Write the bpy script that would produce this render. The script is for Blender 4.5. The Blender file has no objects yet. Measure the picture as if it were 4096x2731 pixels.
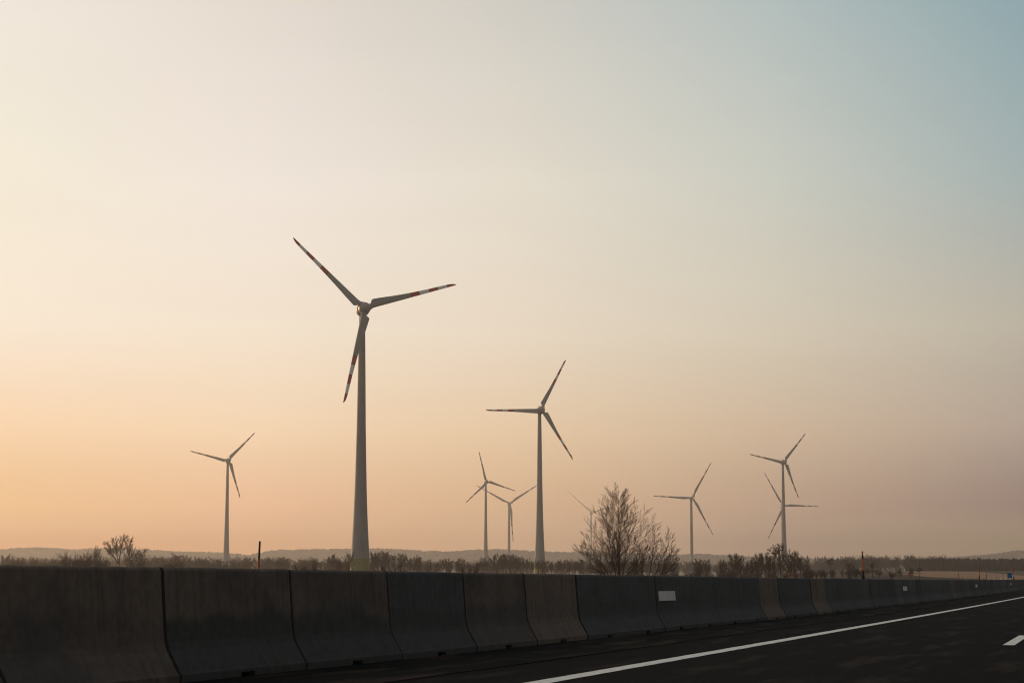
import bpy, bmesh, math, random
from mathutils import Vector, Matrix
S = bpy.context.scene
C = S.collection
R = math.radians

# ------------------------------------------------------------------ camera
F = 7964.0                      # focal length in pixels of the 4096 px wide photograph
YH, CX, CY = 2292.0, 2048.0, 1365.5
PHI = math.atan((YH - CY) / F)
HC = 0.953                      # lens height above the road at the car
cam = bpy.data.objects.new('camera', bpy.data.cameras.new('camera'))
C.objects.link(cam); S.camera = cam
cam.data.sensor_fit = 'HORIZONTAL'; cam.data.sensor_width = 36.0
cam.data.lens = F / 4096.0 * 36.0
cam.data.clip_start = 0.1; cam.data.clip_end = 30000
cam.location = (0, 0, HC); cam.rotation_euler = (math.pi / 2 + PHI, 0, 0)

# ------------------------------------------------------------------ light
SUN_AZ, SUN_EL = R(-42), R(5.5)          # azimuth from +Y, positive to the right
sun = bpy.data.objects.new('sun', bpy.data.lights.new('sun', 'SUN'))
C.objects.link(sun)
sun.data.energy = 3.0; sun.data.angle = R(0.5); sun.data.color = (1.0, 0.62, 0.33)
sd = Vector((math.sin(SUN_AZ) * math.cos(SUN_EL), math.cos(SUN_AZ) * math.cos(SUN_EL), math.sin(SUN_EL)))
sun.rotation_euler = (-sd).to_track_quat('-Z', 'Y').to_euler()

S.view_settings.view_transform = 'Standard'; S.view_settings.look = 'None'
S.view_settings.exposure = 0; S.view_settings.gamma = 1; S.view_settings.use_curve_mapping = False
S.render.engine = 'CYCLES'
S.cycles.use_denoising = True
S.cycles.pixel_filter_type = 'BLACKMAN_HARRIS'; S.cycles.filter_width = 1.15
S.cycles.max_bounces = 6; S.cycles.transparent_max_bounces = 16
S.cycles.volume_bounces = 0

# sky: a NISHITA sky plus the photograph's evening colours, both by world direction only
ROW_EL = [0.93, 1.86, 4.02, 6.9, 11.2, 16.15]          # degrees above the horizon
COL_AZ = [-14.42, -7.33, 0.0, 7.33, 14.42]
#SKYTABLE
SKY = [[(0.218, 0.005, 0.005), (0.340, 0.103, 0.058), (0.309, 0.143, 0.107), (0.078, 0.037, 0.078), (0.005, 0.005, 0.021)],
       [(0.521, 0.247, 0.113), (0.594, 0.281, 0.194), (0.479, 0.255, 0.170), (0.282, 0.155, 0.146), (0.066, 0.021, 0.090)],
       [(0.731, 0.465, 0.315), (0.754, 0.514, 0.363), (0.665, 0.443, 0.299), (0.498, 0.335, 0.248), (0.325, 0.227, 0.214)],
       [(0.799, 0.656, 0.549), (0.785, 0.642, 0.524), (0.717, 0.580, 0.468), (0.583, 0.487, 0.386), (0.425, 0.361, 0.295)],
       [(0.800, 0.713, 0.574), (0.797, 0.690, 0.620), (0.707, 0.626, 0.522), (0.529, 0.520, 0.450), (0.306, 0.366, 0.367)],
       [(0.784, 0.703, 0.615), (0.722, 0.623, 0.540), (0.575, 0.533, 0.468), (0.405, 0.453, 0.436), (0.222, 0.327, 0.353)]]
#ENDSKY
OVERHEAD = (.33, .325, .32)
BACK = (.150, .142, .138)
w = bpy.data.worlds.new('World'); S.world = w; w.use_nodes = True
nt = w.node_tree; nt.nodes.clear()
def N(t, **k):
    n = nt.nodes.new(t)
    for a, b in k.items(): setattr(n, a, b)
    return n
def M(op, a, b=None, c=None, clamp=False):
    n = nt.nodes.new('ShaderNodeMath'); n.operation = op; n.use_clamp = clamp
    for i, v in enumerate((a, b, c)):
        if v is None: continue
        if isinstance(v, (int, float)): n.inputs[i].default_value = v
        else: nt.links.new(v, n.inputs[i])
    return n.outputs[0]
def mixc(f, a, b):
    n = nt.nodes.new('ShaderNodeMix'); n.data_type = 'RGBA'
    if isinstance(f, (int, float)): n.inputs[0].default_value = f
    else: nt.links.new(f, n.inputs[0])
    for s, v in ((6, a), (7, b)):
        if isinstance(v, tuple): n.inputs[s].default_value = (*v, 1)
        else: nt.links.new(v, n.inputs[s])
    return n.outputs[2]
def smooth(v, a, b):
    n = nt.nodes.new('ShaderNodeMapRange'); n.interpolation_type = 'SMOOTHSTEP'
    nt.links.new(v, n.inputs[0]); n.inputs[1].default_value = a; n.inputs[2].default_value = b
    return n.outputs[0]
tc = N('ShaderNodeTexCoord'); sx = N('ShaderNodeSeparateXYZ'); nt.links.new(tc.outputs['Generated'], sx.inputs[0])
el = M('MULTIPLY', M('ARCSINE', sx.outputs[2]), 180 / math.pi)
az = M('MULTIPLY', M('ARCTAN2', sx.outputs[0], sx.outputs[1]), 180 / math.pi)
tel = M('DIVIDE', el, 20.0, clamp=True)
cols = []
# beyond the right edge of the photograph the sky goes on darkening the same way
for row in SKY: row.append(tuple(max(.01, b + (b - a) * .8) for a, b in zip(row[3], row[4])))
COL_AZ.append(26.0)
for c in range(6):
    r = N('ShaderNodeValToRGB'); r.color_ramp.interpolation = 'B_SPLINE' if False else 'LINEAR'
    e = r.color_ramp.elements
    while len(e) > 1: e.remove(e[0])
    e[0].position = ROW_EL[0] / 20; e[0].color = (*SKY[0][c], 1)
    for i in range(1, 6):
        q = e.new(ROW_EL[i] / 20); q.color = (*SKY[i][c], 1)
    nt.links.new(tel, r.inputs[0]); cols.append(r.outputs[0])
col = cols[0]
for c in range(1, 6):
    f = M('DIVIDE', M('SUBTRACT', az, COL_AZ[c - 1]), COL_AZ[c] - COL_AZ[c - 1], clamp=True)
    col = mixc(f, col, cols[c])
col = mixc(smooth(el, 16.5, 50), col, OVERHEAD)
dz = M('ABSOLUTE', M('SUBTRACT', M('FLOORED_MODULO', M('ADD', az, 42 + 180), 360), 180))
back = M('MULTIPLY', smooth(dz, 57, 115), M('SUBTRACT', 1, M('MULTIPLY', smooth(el, 30, 90), .8)))
col = mixc(back, col, BACK)
mpw = N('ShaderNodeMapping'); mpw.inputs['Scale'].default_value = (3, 3, 26); mpw.inputs['Rotation'].default_value = (0, R(8), 0)
nt.links.new(tc.outputs['Generated'], mpw.inputs[0])
nzw = N('ShaderNodeTexNoise'); nzw.inputs['Scale'].default_value = 1.6; nzw.inputs['Detail'].default_value = 4; nt.links.new(mpw.outputs[0], nzw.inputs[0])
stk = N('ShaderNodeMapRange'); nt.links.new(nzw.outputs[0], stk.inputs[0]); stk.inputs[1].default_value = .3; stk.inputs[2].default_value = .7; stk.inputs[3].default_value = .986; stk.inputs[4].default_value = 1.014
vm = N('ShaderNodeVectorMath'); vm.operation = 'SCALE'; nt.links.new(col, vm.inputs[0]); nt.links.new(stk.outputs[0], vm.inputs['Scale']); col = vm.outputs[0]
b1 = N('ShaderNodeBackground'); nt.links.new(col, b1.inputs[0])
sky = N('ShaderNodeTexSky'); sky.sky_type = 'NISHITA'; sky.sun_disc = False
sky.sun_elevation = SUN_EL; sky.sun_rotation = SUN_AZ; sky.dust_density = 0.3; sky.air_density = 1.0
b2 = N('ShaderNodeBackground'); nt.links.new(sky.outputs[0], b2.inputs[0]); b2.inputs[1].default_value = 0.03
ad = N('ShaderNodeAddShader'); nt.links.new(b1.outputs[0], ad.inputs[0]); nt.links.new(b2.outputs[0], ad.inputs[1])
out = N('ShaderNodeOutputWorld'); nt.links.new(ad.outputs[0], out.inputs[0])

# ------------------------------------------------------------------ helpers
def at(px, py, Y):
    """photograph pixel + distance along +Y -> world point"""
    a = (px - CX) / F; b = -(py - CY) / F
    d = Vector((a, math.cos(PHI) - b * math.sin(PHI), math.sin(PHI) + b * math.cos(PHI)))
    return Vector((0, 0, HC)) + d * (Y / d.y)
def interp(tab, x):
    if x <= tab[0][0]: return tab[0][1]
    for (a, b), (c, d) in zip(tab, tab[1:]):
        if x <= c: return b + (d - b) * (x - a) / (c - a)
    return tab[-1][1]
def sst(a, b, x):
    t = min(1, max(0, (x - a) / (b - a))); return t * t * (3 - 2 * t)
def tag(o, label=None, cat=None, group=None, kind=None):
    if label: o['label'] = label
    if cat: o['category'] = cat
    if group: o['group'] = group
    if kind: o['kind'] = kind
    return o
def empty(name, loc=(0, 0, 0)):
    o = bpy.data.objects.new(name, None); C.objects.link(o); o.location = loc; o.empty_display_size = .2
    return o
def meshobj(name, V, Fc, mats, parent=None, mi=None, smooth_=False):
    me = bpy.data.meshes.new(name); me.from_pydata([tuple(v) for v in V], [], Fc)
    for m in (mats if isinstance(mats, list) else [mats]): me.materials.append(m)
    if mi: me.polygons.foreach_set('material_index', mi)
    if smooth_: me.polygons.foreach_set('use_smooth', [True] * len(Fc))
    me.update()
    o = bpy.data.objects.new(name, me); C.objects.link(o)
    if parent: o.parent = parent
    return o
def lathe(prof, n=24, axis='z', cap=True):
    V = []; Fc = []
    for (r, z) in prof:
        for i in range(n):
            a = 2 * math.pi * i / n
            V.append((r * math.cos(a), r * math.sin(a), z) if axis == 'z' else (r * math.cos(a), z, r * math.sin(a)))
    for k in range(len(prof) - 1):
        for i in range(n):
            j = (i + 1) % n
            q = (k * n + i, k * n + j, (k + 1) * n + j, (k + 1) * n + i)
            Fc.append(q if axis == 'z' else q[::-1])
    if cap:
        a = tuple(range(n)); b = tuple(range((len(prof) - 1) * n, len(prof) * n))
        Fc.append(a[::-1] if axis == 'z' else a); Fc.append(b if axis == 'z' else b[::-1])
    return V, Fc
def box(V, Fc, x0, x1, y0, y1, z0, z1):
    b = len(V)
    V += [(x, y, z) for z in (z0, z1) for y in (y0, y1) for x in (x0, x1)]
    Fc += [(b, b+2, b+3, b+1), (b+4, b+5, b+7, b+6), (b, b+1, b+5, b+4), (b+2, b+6, b+7, b+3), (b, b+4, b+6, b+2), (b+1, b+3, b+7, b+5)]
def copy_tree(o, parent=None):
    c = o.copy(); C.objects.link(c)
    if parent: c.parent = parent
    for ch in o.children: copy_tree(ch, c)
    return c

# ------------------------------------------------------------------ materials
def mat(name, color, rough=.8, spec=.3, noise=None, bump=0.0):
    """noise = (scale, stretch xyz, second colour, low, high) in object space"""
    m = bpy.data.materials.new(name); m.use_nodes = True
    t = m.node_tree; p = t.nodes['Principled BSDF']
    p.inputs['Base Color'].default_value = (*color, 1); p.inputs['Roughness'].default_value = rough
    p.inputs['Specular IOR Level'].default_value = spec
    if noise:
        sc, st, c2, lo, hi = noise
        tcn = t.nodes.new('ShaderNodeTexCoord'); mp = t.nodes.new('ShaderNodeMapping'); mp.inputs['Scale'].default_value = st
        nz = t.nodes.new('ShaderNodeTexNoise'); nz.inputs['Scale'].default_value = sc; nz.inputs['Detail'].default_value = 6; nz.inputs['Roughness'].default_value = .62
        rp = t.nodes.new('ShaderNodeValToRGB'); rp.color_ramp.elements[0].position = lo; rp.color_ramp.elements[1].position = hi
        rp.color_ramp.elements[0].color = (*color, 1); rp.color_ramp.elements[1].color = (*c2, 1)
        t.links.new(tcn.outputs['Object'], mp.inputs[0]); t.links.new(mp.outputs[0], nz.inputs[0])
        t.links.new(nz.outputs[0], rp.inputs[0]); t.links.new(rp.outputs[0], p.inputs['Base Color'])
        if bump:
            b = t.nodes.new('ShaderNodeBump'); b.inputs['Strength'].default_value = bump; b.inputs['Distance'].default_value = .02
            t.links.new(nz.outputs[0], b.inputs['Height']); t.links.new(b.outputs[0], p.inputs['Normal'])
    return m
m_tower = mat('tower_paint', (.30, .295, .285), .7, .2, (.5, (1, 1, .25), (.235, .23, .22), .4, .75))
def ringed(m, period):
    t = m.node_tree; p = t.nodes['Principled BSDF']
    l = p.inputs['Base Color'].links[0].from_socket
    tcn = t.nodes.new('ShaderNodeTexCoord'); sp = t.nodes.new('ShaderNodeSeparateXYZ'); t.links.new(tcn.outputs['Object'], sp.inputs[0])
    def mm(op, a, b):
        n = t.nodes.new('ShaderNodeMath'); n.operation = op
        for i, v in enumerate((a, b)):
            if isinstance(v, (int, float)): n.inputs[i].default_value = v
            else: t.links.new(v, n.inputs[i])
        return n.outputs[0]
    fr = mm('FRACT', mm('DIVIDE', sp.outputs[2], period), 0)
    g = mm('LESS_THAN', fr, .05)
    mx = t.nodes.new('ShaderNodeMix'); mx.data_type = 'RGBA'; t.links.new(mm('MULTIPLY', g, .16), mx.inputs[0])
    t.links.new(l, mx.inputs[6]); mx.inputs[7].default_value = (.2, .2, .19, 1)
    t.links.new(mx.outputs[2], p.inputs['Base Color'])
ringed(m_tower, 3.8)
m_band = mat('tower_green', (.22, .21, .075), .7, .2, (.4, (1, 1, 2), (.28, .25, .10), .4, .7))
m_white = mat('blade_white', (.88, .88, .84), .5, .3, (.3, (1, 1, 1), (.80, .80, .76), .4, .7))
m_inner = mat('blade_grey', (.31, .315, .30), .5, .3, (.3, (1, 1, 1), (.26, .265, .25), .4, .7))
m_red = mat('blade_red', (.46, .045, .04), .5, .3, (.3, (1, 1, 1), (.40, .038, .034), .4, .7))
m_nac = mat('nacelle_grey', (.36, .33, .31), .5, .3, (.6, (1, 1, 1), (.28, .26, .25), .4, .7))
m_dark = mat('dark_metal', (.03, .03, .03), .5, .3, (8, (1, 1, 1), (.045, .045, .04), .4, .7))
m_bark = mat('bark', (.034, .022, .017), .9, .05, (4, (1, 1, .3), (.058, .039, .03), .35, .7))
m_twig = mat('twigs', (.034, .020, .017), .9, .05, (2, (1, 1, 1), (.056, .034, .029), .35, .7))
m_leaf = mat('dead_leaves', (.05, .035, .025), .9, .1, (2, (1, 1, 1), (.085, .055, .035), .35, .7))
m_far = mat('far_wood', (.032, .025, .023), .95, .05, (.05, (1, 1, 3), (.056, .043, .038), .35, .7))
m_scrub = mat('scrub_twigs', (.048, .034, .032), .95, .05, (.05, (1, 1, 3), (.078, .056, .051), .35, .7))
m_asph = mat('asphalt', (.0080, .0077, .0075), .95, .02, (2.2, (.13, 1, 1), (.050, .034, .025), .52, .80), .25)
m_gutt = mat('shoulder_asphalt', (.0085, .0080, .0078), .95, .02, (2.0, (.15, 1, 1), (.064, .044, .032), .48, .75), .3)
m_seam = mat('bitumen_seam', (.004, .004, .004), .95, .0, (6, (.2, 1, 1), (.007, .006, .006), .4, .7))
m_line = mat('road_paint', (.86, .82, .74), .7, .2, (16, (.3, 1, 1), (.50, .46, .40), .50, .78))
m_ground = mat('dry_grass', (.05, .040, .028), .95, .05, (.08, (1, 1, 1), (.085, .062, .04), .35, .7))
m_plough = mat('ploughed_soil', (.032, .026, .025), .95, .05, (.05, (1, .3, 1), (.05, .04, .037), .35, .7))
m_straw = mat('stubble_field', (.24, .145, .09), .95, .05, (.03, (.3, 1, 1), (.30, .19, .12), .35, .7))
m_orange = mat('orange_paint', (.50, .062, .018), .6, .3, (12, (1, 1, .3), (.38, .048, .016), .4, .7))
m_black = mat('black_rubber', (.016, .016, .016), .7, .2, (12, (1, 1, 1), (.024, .023, .022), .4, .7))
m_blue = mat('sign_blue', (.004, .13, .32), .5, .3, (2, (1, 1, 1), (.005, .15, .36), .4, .7))
m_metal = mat('galvanised', (.20, .20, .20), .5, .4, (6, (1, 1, 1), (.15, .15, .15), .4, .7))
m_refl = mat('reflector_white', (.72, .70, .70), .5, .4, (6, (1, 1, 1), (.60, .58, .58), .4, .75))

m_joint_shade = mat('joint_shade', (.040, .039, .037), .95, .03, (6, (1, 1, .4), (.036, .034, .032), .4, .7))  # shade of the gap between segments, painted onto barrier ends and end chamfers
m_conc = bpy.data.materials.new('barrier_concrete'); m_conc.use_nodes = True
def conc():
    t = m_conc.node_tree; p = t.nodes['Principled BSDF']
    p.inputs['Roughness'].default_value = .92; p.inputs['Specular IOR Level'].default_value = .12
    oi = t.nodes.new('ShaderNodeObjectInfo'); tcn = t.nodes.new('ShaderNodeTexCoord')
    off = t.nodes.new('ShaderNodeVectorMath'); off.operation = 'SCALE'; cmb = t.nodes.new('ShaderNodeCombineXYZ')
    for i in range(3): t.links.new(oi.outputs['Random'], cmb.inputs[i])
    t.links.new(cmb.outputs[0], off.inputs[0]); off.inputs['Scale'].default_value = 173.0
    add = t.nodes.new('ShaderNodeVectorMath'); add.operation = 'ADD'
    t.links.new(tcn.outputs['Object'], add.inputs[0]); t.links.new(off.outputs[0], add.inputs[1])
    def noise(scale, st, det, lo, hi):
        mp = t.nodes.new('ShaderNodeMapping'); mp.inputs['Scale'].default_value = st; t.links.new(add.outputs[0], mp.inputs[0])
        nz = t.nodes.new('ShaderNodeTexNoise'); nz.inputs['Scale'].default_value = scale; nz.inputs['Detail'].default_value = det
        t.links.new(mp.outputs[0], nz.inputs[0])
        mr = t.nodes.new('ShaderNodeMapRange'); t.links.new(nz.outputs[0], mr.inputs[0]); mr.inputs[1].default_value = lo; mr.inputs[2].default_value = hi
        return mr.outputs[0], nz.outputs[0]
    def mix(f, a, b):
        n = t.nodes.new('ShaderNodeMix'); n.data_type = 'RGBA'
        t.links.new(f, n.inputs[0])
        for s, v in ((6, a), (7, b)):
            if isinstance(v, tuple): n.inputs[s].default_value = (*v, 1)
            else: t.links.new(v, n.inputs[s])
        return n.outputs[2]
    big, _ = noise(.7, (1, 1, 1.6), 4, .52, .66)          # large damp patches
    streak, _ = noise(3.2, (3.0, 1, .14), 6, .48, .72)       # runs down the face
    fine, fr = noise(9, (1, 1, 1), 8, .3, .7)
    edge, _ = noise(1.1, (1, 1, .6), 5, .25, .75)
    def mth(op, a, b):
        q = t.nodes.new('ShaderNodeMath'); q.operation = op; q.use_clamp = op == 'MULTIPLY'
        for i, v in enumerate((a, b)):
            if isinstance(v, (int, float)): q.inputs[i].default_value = v
            else: t.links.new(v, q.inputs[i])
        return q.outputs[0]
    sp = t.nodes.new('ShaderNodeSeparateXYZ'); t.links.new(tcn.outputs['Object'], sp.inputs[0])
    mr = t.nodes.new('ShaderNodeMapRange'); mr.interpolation_type = 'SMOOTHSTEP'
    t.links.new(mth('ADD', sp.outputs[2], mth('MULTIPLY', edge, .42)), mr.inputs[0])
    mr.inputs[1].default_value = .92; mr.inputs[2].default_value = .74; mr.inputs[3].default_value = 0; mr.inputs[4].default_value = 1
    splash = mth('MULTIPLY', mr.outputs[0], oi.outputs['Alpha'])  # tyre spray grime, per segment
    c = mix(splash, oi.outputs['Color'], (.062, .060, .059))
    c = mix(mth('MULTIPLY', big, .55), c, (.066, .063, .061))
    c = mix(mth('MULTIPLY', streak, .6), c, (.062, .058, .055))
    n = t.nodes.new('ShaderNodeMix'); n.data_type = 'RGBA'; n.blend_type = 'MULTIPLY'; n.inputs[0].default_value = .5
    t.links.new(c, n.inputs[6])
    rp = t.nodes.new('ShaderNodeValToRGB'); t.links.new(fine, rp.inputs[0])
    rp.color_ramp.elements[0].color = (.6, .6, .6, 1); rp.color_ramp.elements[1].color = (1.15, 1.15, 1.15, 1)
    t.links.new(rp.outputs[0], n.inputs[7]); t.links.new(n.outputs[2], p.inputs['Base Color'])
    b = t.nodes.new('ShaderNodeBump'); b.inputs['Strength'].default_value = .35; b.inputs['Distance'].default_value = .01
    t.links.new(fr, b.inputs['Height']); t.links.new(b.outputs[0], p.inputs['Normal'])
conc()

# ------------------------------------------------------------------ road frame
TH = 0.2895013; SA, SC_ = -5.17220903e-3, 7.30157e-6
U = Vector((math.sin(TH), math.cos(TH), 0)); NL = Vector((-math.cos(TH), math.sin(TH), 0))
def zroad(s):
    s = max(-30, min(s, 354)); return SA * s + SC_ * s * s
def RP(s, w_, z=0.0):
    p = U * s + NL * w_; return Vector((p.x, p.y, zroad(s) + z))
def sw(x, y): return x * U.x + y * U.y, x * NL.x + y * NL.y
ZL = [(0, -1.0), (200, -1.5), (3500, -1.5), (9000, -1.5)]
ZR = [(0, -1.0), (250, -.95), (400, 0.0), (600, .6), (900, 1.9), (1400, 2.5), (2500, 3.2), (9000, 3.2)]
def ground(x, y):
    yy = max(y, 1.0)
    k = sst(.13, .19, x / yy) if y > 60 else 0
    z = interp(ZL, y) * (1 - k) + interp(ZR, y) * k
    s, w_ = sw(x, y)
    q = (1 - sst(30, 70, abs(w_))) * (1 - sst(900, 1300, s))
    return z * (1 - q) + (zroad(s) - .14) * q

# ------------------------------------------------------------------ setting: ground, road
def frange(a, b, st):
    r = []
    while a < b - 1e-6: r.append(a); a += st
    return r
def make_ground():
    xs = frange(-5500, -1200, 430) + frange(-1200, -400, 80) + frange(-400, 700, 25) + frange(700, 1500, 80) + frange(1500, 5500, 430) + [5500]
    ys = frange(-250, 1000, 25) + frange(1000, 2000, 50) + frange(2000, 8600, 330) + [8600]
    V = [(x, y, ground(x, y)) for y in ys for x in xs]; n = len(xs)
    Fc = []; mi = []
    for j in range(len(ys) - 1):
        for i in range(n - 1):
            Fc.append((j*n+i, j*n+i+1, (j+1)*n+i+1, (j+1)*n+i))
            x = (xs[i] + xs[i+1]) / 2; y = (ys[j] + ys[j+1]) / 2
            k = 0
            if y > 300 and x / max(y, 1) > .150:
                if 600 <= y < 975 and x / y > .19: k = 2
                elif 430 <= y < 600: k = 1
                elif 350 <= y < 425: k = 2
            mi.append(k)
    o = meshobj('ground', V, Fc, [m_ground, m_plough, m_straw], mi=mi, smooth_=True); tag(o, kind='structure')
make_ground()
def road_obj(name, SW, Fc, m):
    """(s, w, height) points -> sheet in the road's own axes, so wear runs along the road"""
    o = meshobj(name, [(s_, w_, zroad(s_) + z_) for s_, w_, z_ in SW], Fc, m)
    o.rotation_euler = (0, 0, math.pi / 2 - TH); return tag(o, kind='structure')
def strip(name, s0, s1, w0, w1, z, m, step=8.0, jag=0):
    n = max(1, int(round((s1 - s0) / step))); V = []; Fc = []
    rnd = random.Random(3)
    for i in range(n + 1):
        s = s0 + (s1 - s0) * i / n
        V += [(s, w0 + rnd.uniform(-jag, jag), z), (s, w1 + rnd.uniform(-jag, jag), z)]
    for i in range(n): Fc.append((2*i, 2*i+2, 2*i+3, 2*i+1))
    return road_obj(name, V, Fc, m)
strip('road', -25, 900, -14, 6.69, 0, m_asph)
strip('road_shoulder', -25, 900, 6.69, 9.6, -.002, m_gutt)
strip('road_seam', -25, 400, 6.66, 6.72, .004, m_seam, 1.5, .008)
strip('road_edge_line', -25, 900, 5.31 - .118, 5.31 + .118, .004, m_line, .35, .009)
for k in range(12):
    s = 32.3 + 18 * k
    strip('road_lane_dash', s, s + 6, 1.54 - .09, 1.54 + .09, .004, m_line, 1)
strip('road_lane_dash', 11.3, 17.3, 1.54 - .09, 1.54 + .09, .004, m_line, 1)
# diagonal repair seams across the shoulder
def seam(p, q, wd=.02):
    n = 12; V = []; Fc = []; rnd = random.Random(int(p[0] * 10))
    for i in range(n + 1):
        s = p[0] + (q[0] - p[0]) * i / n + rnd.uniform(-.02, .02); w_ = p[1] + (q[1] - p[1]) * i / n
        V += [(s - wd, w_, .008), (s + wd, w_, .008)]
    for i in range(n): Fc.append((2*i, 2*i+1, 2*i+3, 2*i+2))
    road_obj('road_crack', V, Fc, m_seam)
seam((20.2, 8.3), (26.5, 5.6)); seam((26.0, 8.35), (36.0, 6.7)); seam((14.5, 6.6), (22.5, 5.45))

# ------------------------------------------------------------------ concrete barrier
L = 3.12062; S0 = 17.58496; WC = 8.53540 + .33
PROF = [(-.33, 0), (-.33, .075), (-.31, .098), (-.19, .31), (-.168, .38), (-.152, .50), (-.108, 1.068), (-.098, 1.088), (-.078, 1.10),
        (.078, 1.10), (.098, 1.088), (.108, 1.068), (.152, .50), (.168, .38), (.19, .31), (.31, .098), (.33, .075), (.33, 0)]
def barrier_mesh():
    h = L / 2 - .014; n = len(PROF); V = []; Fc = []; mi = []
    def ring(x, inset=0.0, foot=0.0):
        b = len(V)
        for i, (y, z) in enumerate(PROF):
            yy = y - math.copysign(inset, y); zz = z - (inset if z > 1 else 0)
            if i in (0, n - 1): zz = foot
            V.append((x, yy, zz))
        return b
    def join(a, b):
        for i in range(n - 1): Fc.append((a+i, b+i, b+i+1, a+i+1))
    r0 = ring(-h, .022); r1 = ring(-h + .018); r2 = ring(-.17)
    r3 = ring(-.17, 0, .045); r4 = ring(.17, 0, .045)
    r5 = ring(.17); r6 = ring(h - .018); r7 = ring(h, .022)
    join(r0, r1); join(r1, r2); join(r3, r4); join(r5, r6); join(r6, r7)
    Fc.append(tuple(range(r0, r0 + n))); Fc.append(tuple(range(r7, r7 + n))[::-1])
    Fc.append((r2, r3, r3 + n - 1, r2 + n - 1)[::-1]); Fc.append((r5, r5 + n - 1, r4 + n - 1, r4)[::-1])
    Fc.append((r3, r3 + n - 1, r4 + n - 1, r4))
    k = n - 1
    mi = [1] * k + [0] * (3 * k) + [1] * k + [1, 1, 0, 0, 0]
    return V, Fc, [m_conc, m_joint_shade], None, mi
BR = (.146, .110, .089); GR = (.084, .084, .084); TN = (.165, .124, .100); PK = (.135, .106, .097)
SPLASH = {0: .35, 1: 1, 2: 1, 3: .8, 4: .6, 5: .12, 12: .1, 15: .1, 33: .1}
seg_info = {   # index -> (colour, label)
    0: (BR, 'nearest brown stained concrete barrier segment, cut by the left edge of the photo'),
    1: (BR, 'second nearest concrete barrier segment, brown above and blackish below, under the black and orange pole'),
    2: (BR, 'concrete barrier segment in front of the base of the tallest turbine, brown upper half'),
    3: (GR, 'grey concrete barrier segment just right of the one below the tallest turbine'),
    4: (BR, 'mottled brown and grey concrete barrier segment just left of the plain brown one'),
    5: (TN, 'plain brown concrete barrier segment below the tower of the second tallest turbine'),
    6: (GR, 'grey concrete barrier segment just right of the plain brown one'),
    7: (GR, 'dark grey concrete barrier segment under the big bare tree, left of the ribbed panel'),
    8: (GR, 'grey concrete barrier segment carrying the nearest ribbed white reflector panel'),
    9: (GR, 'grey concrete barrier segment just right of the one with the nearest reflector panel'),
    10: (GR, 'concrete barrier segment with faint brown patch, third to the left of the small tan one'),
    11: (GR, 'plain dark concrete barrier segment just left of the small tan one'),
    12: (TN, 'small tan concrete barrier segment below the turbine behind the dark thicket'),
    13: (GR, 'first dark grey concrete barrier segment between the two small tan ones'),
    14: (GR, 'second dark grey concrete barrier segment between the two small tan ones'),
    15: (TN, 'farther of the two tan concrete barrier segments, left of the orange post'),
    16: (GR, 'dark grey concrete barrier segment just right of the farther tan one'),
    17: (GR, 'dark concrete barrier segment second to the right of the farther tan one'),
    18: (GR, 'dark concrete barrier segment carrying the nearest orange post with black foot'),
    24: (GR, 'concrete barrier segment carrying the second ribbed white reflector panel'),
    33: (PK, 'pinkish concrete barrier segment midway between the second and third reflector panels'),
    40: (GR, 'distant concrete barrier segment carrying the third small white reflector panel'),
    56: (GR, 'distant concrete barrier segment carrying the fourth tiny white reflector panel'),
}
bm_mesh = None
def barrier_label(i):
    if i < 24: return 'dark grey concrete barrier segment between the orange post and the second reflector panel'
    if i < 40: return 'thin looking dark grey concrete barrier segment between the second and third reflector panels'
    if i < 56: return 'distant dark concrete barrier segment between the third and fourth reflector panels'
    return 'farthest dark concrete barrier segment beyond the fourth reflector panel'
def panel_mesh():
    V = []; Fc = []; n = 10; pl, ph = 1.5, .195
    # follows the sloping barrier face; ribs stand out of a thin backing plate
    box(V, Fc, -pl/2, pl/2, -.004, .004, -ph/2, ph/2)
    for k in range(n):
        x = -pl/2 + pl * (k + .5) / n
        b = len(V); hw = pl / n * .33
        V += [(x - hw, -.004, -ph/2), (x, -.045, -ph/2), (x + hw, -.004, -ph/2), (x - hw, -.004, ph/2), (x, -.045, ph/2), (x + hw, -.004, ph/2)]
        Fc += [(b, b+1, b+4, b+3), (b+1, b+2, b+5, b+4), (b, b+2, b+1), (b+3, b+4, b+5)]
    return V, Fc, [m_refl, m_metal], None, [1] * 6 + [0] * (4 * n)
panel_proto = None
rnd = random.Random(11)
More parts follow.
